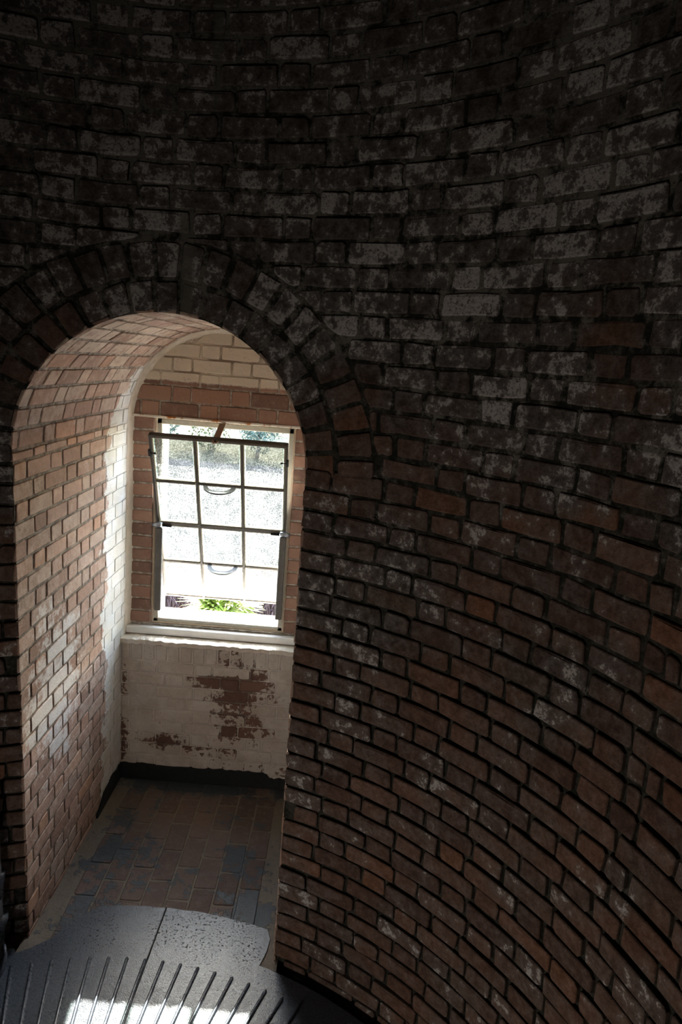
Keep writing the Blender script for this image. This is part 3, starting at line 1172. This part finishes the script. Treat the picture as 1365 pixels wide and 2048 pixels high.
# raised seam between the two plates of the landing
sm_ = MB()
V = []
a = math.radians(88.75)
d = Vector((math.cos(a), math.sin(a), 0)); nn = Vector((-d.y, d.x, 0))
sm_.tube([Vector((AX, AY, LZ + .0005)) + d * .34, Vector((AX, AY, LZ + .0005)) + d * 1.768], .0035, 6)
rel(sm_.build('seam', M['pin']))


def sector(a0, a1, r0, r1, z, th):
    mb = MB()
    V, F = [], []
    N = 8
    for i in range(N + 1):
        a = math.radians(a0 + (a1 - a0) * i / N)
        for r in (r0, r1):
            for zz in (z - th, z): V.append((AX + r * math.cos(a), AY + r * math.sin(a), zz))
        if i:
            b, p = i * 4, (i - 1) * 4
            F += [(p, p + 1, b + 1, b), (p + 2, b + 2, b + 3, p + 3), (p, b, b + 2, p + 2), (p + 1, p + 3, b + 3, b + 1)]
    F += [(0, 2, 3, 1), (N * 4, N * 4 + 1, N * 4 + 3, N * 4 + 2)]
    mb.add(V, F)
    return mb


rel(sector(27, 52.5, .2, 1.585, FZ - .19, .025).build('tread', M['iron']))
for k in range(1):
    a0 = 114 + k * 24.5
    rel(sector(a0, a0 + 25.5, .12, 1.56, FZ + .19 * (k + 1), .03).build('tread', M['iron']))
    if k: rel(sector(a0 + .3, a0 + .9, .14, 1.55, FZ + .19 * (k + 1) - .03, .13).build('riser', M['post']))
rel(sector(114.3, 114.9, .14, 1.55, FZ + .16, .15).build('riser', M['post']))
rel(sector(51.2, 51.8, .2, 1.57, FZ - .024, .145).build('riser', M['iron']))

# grey post with flared black collars at the left end of the landing
px_, py_ = -1.262, 2.375
post = link('stair_post', None, None, (px_, py_, FZ + .008))
tag(post, 'grey iron post with flared black collars against the brick at the left edge', 'post')
pm = MB()
pm.tube([(0, 0, 0), (0, 0, .30), (0, 0, .75)], [.026, .024, .018], 14)
pm.build('shaft', M['post'], post)
for zc_, ro in ((.145, .044), (.345, .036)):
    cl = MB()
    cl.tube([(0, 0, zc_ - .07), (0, 0, zc_ - .02), (0, 0, zc_ + .03), (0, 0, zc_ + .045)], [.026, .030, ro, ro], 14)
    cl.build('collar', M['iron'], post)
fb = MB()
fb.tube([(.036, -.02, .075), (.052, -.045, .05), (.062, -.085, .03), (.062, -.15, .012)], [.008, .010, .010, .008], 8)
fb.build('foot_bracket', M['iron'], post)

# ================================================================== outside, below the window
GZ = -9.2
gp = MB()
gp.add([(-120, 6, GZ), (100, 6, GZ), (100, 200, GZ), (-120, 200, GZ)], [(0, 1, 2, 3)])
g = gp.build('ground', M['grass']); g['kind'] = 'structure'
dp = MB()
dp.add([(-60, 27, GZ + .02), (50, 25, GZ + .02), (50, 57, GZ + .02), (-60, 60, GZ + .02)], [(0, 1, 2, 3)])
o = dp.build('pavement', M['sand']); o['kind'] = 'structure'


bd = MB()
bd.add([(-9, 17, GZ + .03), (1, 17, GZ + .03), (1, 26.5, GZ + .03), (-9, 26.5, GZ + .03)], [(0, 1, 2, 3)])
o = bd.build('ground_bed', M['mulch']); o['kind'] = 'structure'


def crown_mesh(seed, mat, n=2200, size=.34):
    rnd = random.Random(seed)
    mb = MB()
    lobes = [(Vector((rnd.uniform(-1, 1), rnd.uniform(-.7, .7), rnd.uniform(-.6, .8))), rnd.uniform(.5, .85)) for _ in range(9)]
    for _ in range(n):
        c, r = rnd.choice(lobes)
        d = Vector((rnd.gauss(0, 1), rnd.gauss(0, 1), rnd.gauss(0, 1))).normalized()
        p = c + d * r * rnd.uniform(.75, 1.05)
        a = Vector((rnd.gauss(0, 1), rnd.gauss(0, 1), rnd.gauss(0, 1))).normalized()
        b = a.cross(d)
        if b.length < .1: continue
        b.normalize()
        s_ = size * rnd.uniform(.1, .28)
        mb.add([p - a * s_, p + b * s_ * .5, p + a * s_, p - b * s_ * .5], [(0, 1, 2, 3)])
    return mb.mesh('foliage', mat)


CR = [crown_mesh(1, M['leafa']), crown_mesh(2, M['leafb']), crown_mesh(3, M['leafa'])]
tk = MB(); tk.tube([(0, 0, 0), (.05, 0, .5), (-.03, .05, 1.0)], [.09, .07, .04], 8)
TR = tk.mesh('trunk', M['bark'])
trees = [(-24, 68, 6.0, 0, 'broad olive tree across the drive, furthest left through the window'),
         (-18.5, 64, 4.8, 1, 'low dull green tree beside the broad olive tree at the drive'),
         (-13, 67, 6.0, 2, 'rounded olive tree straight across the drive from the window'),
         (-8.2, 64, 4.4, 1, 'dull green bushy tree seen under the strap of the open sash'),
         (-4.0, 66, 3.6, 0, 'small olive tree at the right of the tree row'),
         (-9.0, 84, 6.0, 1, 'dull green tree standing back behind the lawn')]
for x, y, h, v, lab in trees:
    t_ = link('tree', None, None, (x, y, GZ))
    tag(t_, lab, 'tree', 'trees across the drive')
    tr_ = link('trunk', TR, t_); tr_.scale = (h * .5, h * .5, h * .62)
    fo = link('foliage', CR[v], t_, (0, 0, h * .55)); fo.scale = (h * .42, h * .42, h * .40)
    fo.rotation_euler = (0, 0, x)


def fan_palm(seed, mat, n_fr, spread, blade, up):
    rnd = random.Random(seed)
    mb = MB()
    for _ in range(n_fr):
        az = rnd.uniform(0, 2 * math.pi)
        el = math.radians(rnd.uniform(*up))
        d = Vector((math.cos(az) * math.cos(el), math.sin(az) * math.cos(el), math.sin(el)))
        stem = d * spread * rnd.uniform(.35, .55)
        mb.tube([(0, 0, 0), stem], [.018, .010], 4, caps=False)
        side = d.cross(Vector((0, 0, 1))).normalized()
        for k in range(13):
            f = math.radians(-75 + 150 * k / 12)
            dd = (d * math.cos(f) + side * math.sin(f)).normalized()
            L = blade * (1 - .25 * abs(k - 6) / 6) * rnd.uniform(.85, 1.1)
            wv = dd.cross(Vector((0, 0, 1))).normalized() * .040
            tip = stem + dd * L + Vector((0, 0, -.22 * L))
            md = stem + dd * L * .55
            mb.add([stem, md - wv, tip, md + wv], [(0, 1, 2, 3)])
    return mb


def palm(name, x, y, h, lab, cat, group=None, **kw):
    p_ = link(name, None, None, (x, y, GZ))
    tag(p_, lab, cat, group)
    tb = MB(); tb.tube([(0, 0, 0), (0.02, 0, h * .5), (0, 0, h)], [.17, .14, .10], 10)
    tb.build('trunk', M['bark'], p_)
    c = fan_palm(kw['seed'], kw['mat'], kw['n'], kw['spread'], kw['blade'], kw['up']).build('fronds', kw['mat'], p_, fix=False)
    c.location = (0, 0, h)
    c.scale = (1.3, 1.3, 1.1)
    return p_


palm('fan_palm', -3.42, 20.0, 1.35, 'bright green fan palm below the open gap of the window', 'palm', seed=5, mat=M['frond'], n=44, spread=.85, blade=.80, up=(0, 82))
for i, (x, y, lab) in enumerate(((-6.1, 23.3, 'brown dry bush left of the green fan palm'), (-1.9, 23.3, 'brown dry bush right of the green fan palm'))):
    p_ = link('dry_bush', None, None, (x, y, GZ))
    tag(p_, lab, 'bush', 'dry bushes by the palm')
    bl_ = MB()
    rnd = random.Random(40 + i)
    for _ in range(900):
        az = rnd.uniform(0, 2 * math.pi); rr = abs(rnd.gauss(0, .55)); h = rnd.uniform(.9, 2.1) * max(.3, 1 - rr * .28)
        b0 = Vector((math.cos(az) * rr, math.sin(az) * rr, h * rnd.uniform(.0, .5)))
        d = Vector((math.cos(az) * rnd.uniform(.1, .7), math.sin(az) * rnd.uniform(.1, .7), 1)).normalized()
        sd_ = d.cross(Vector((rnd.gauss(0, 1), rnd.gauss(0, 1), .1))).normalized() * .02
        tp = b0 + d * h * .7
        dr = tp + Vector((math.cos(az) * .35, math.sin(az) * .35, -.35 * rnd.random()))
        bl_.add([b0 - sd_, b0 + sd_, tp + sd_, tp - sd_, dr], [(0, 1, 2, 3), (3, 2, 4)])
    bl_.build('blades', M['dry'], p_, fix=False).scale = (1, .8, 1)
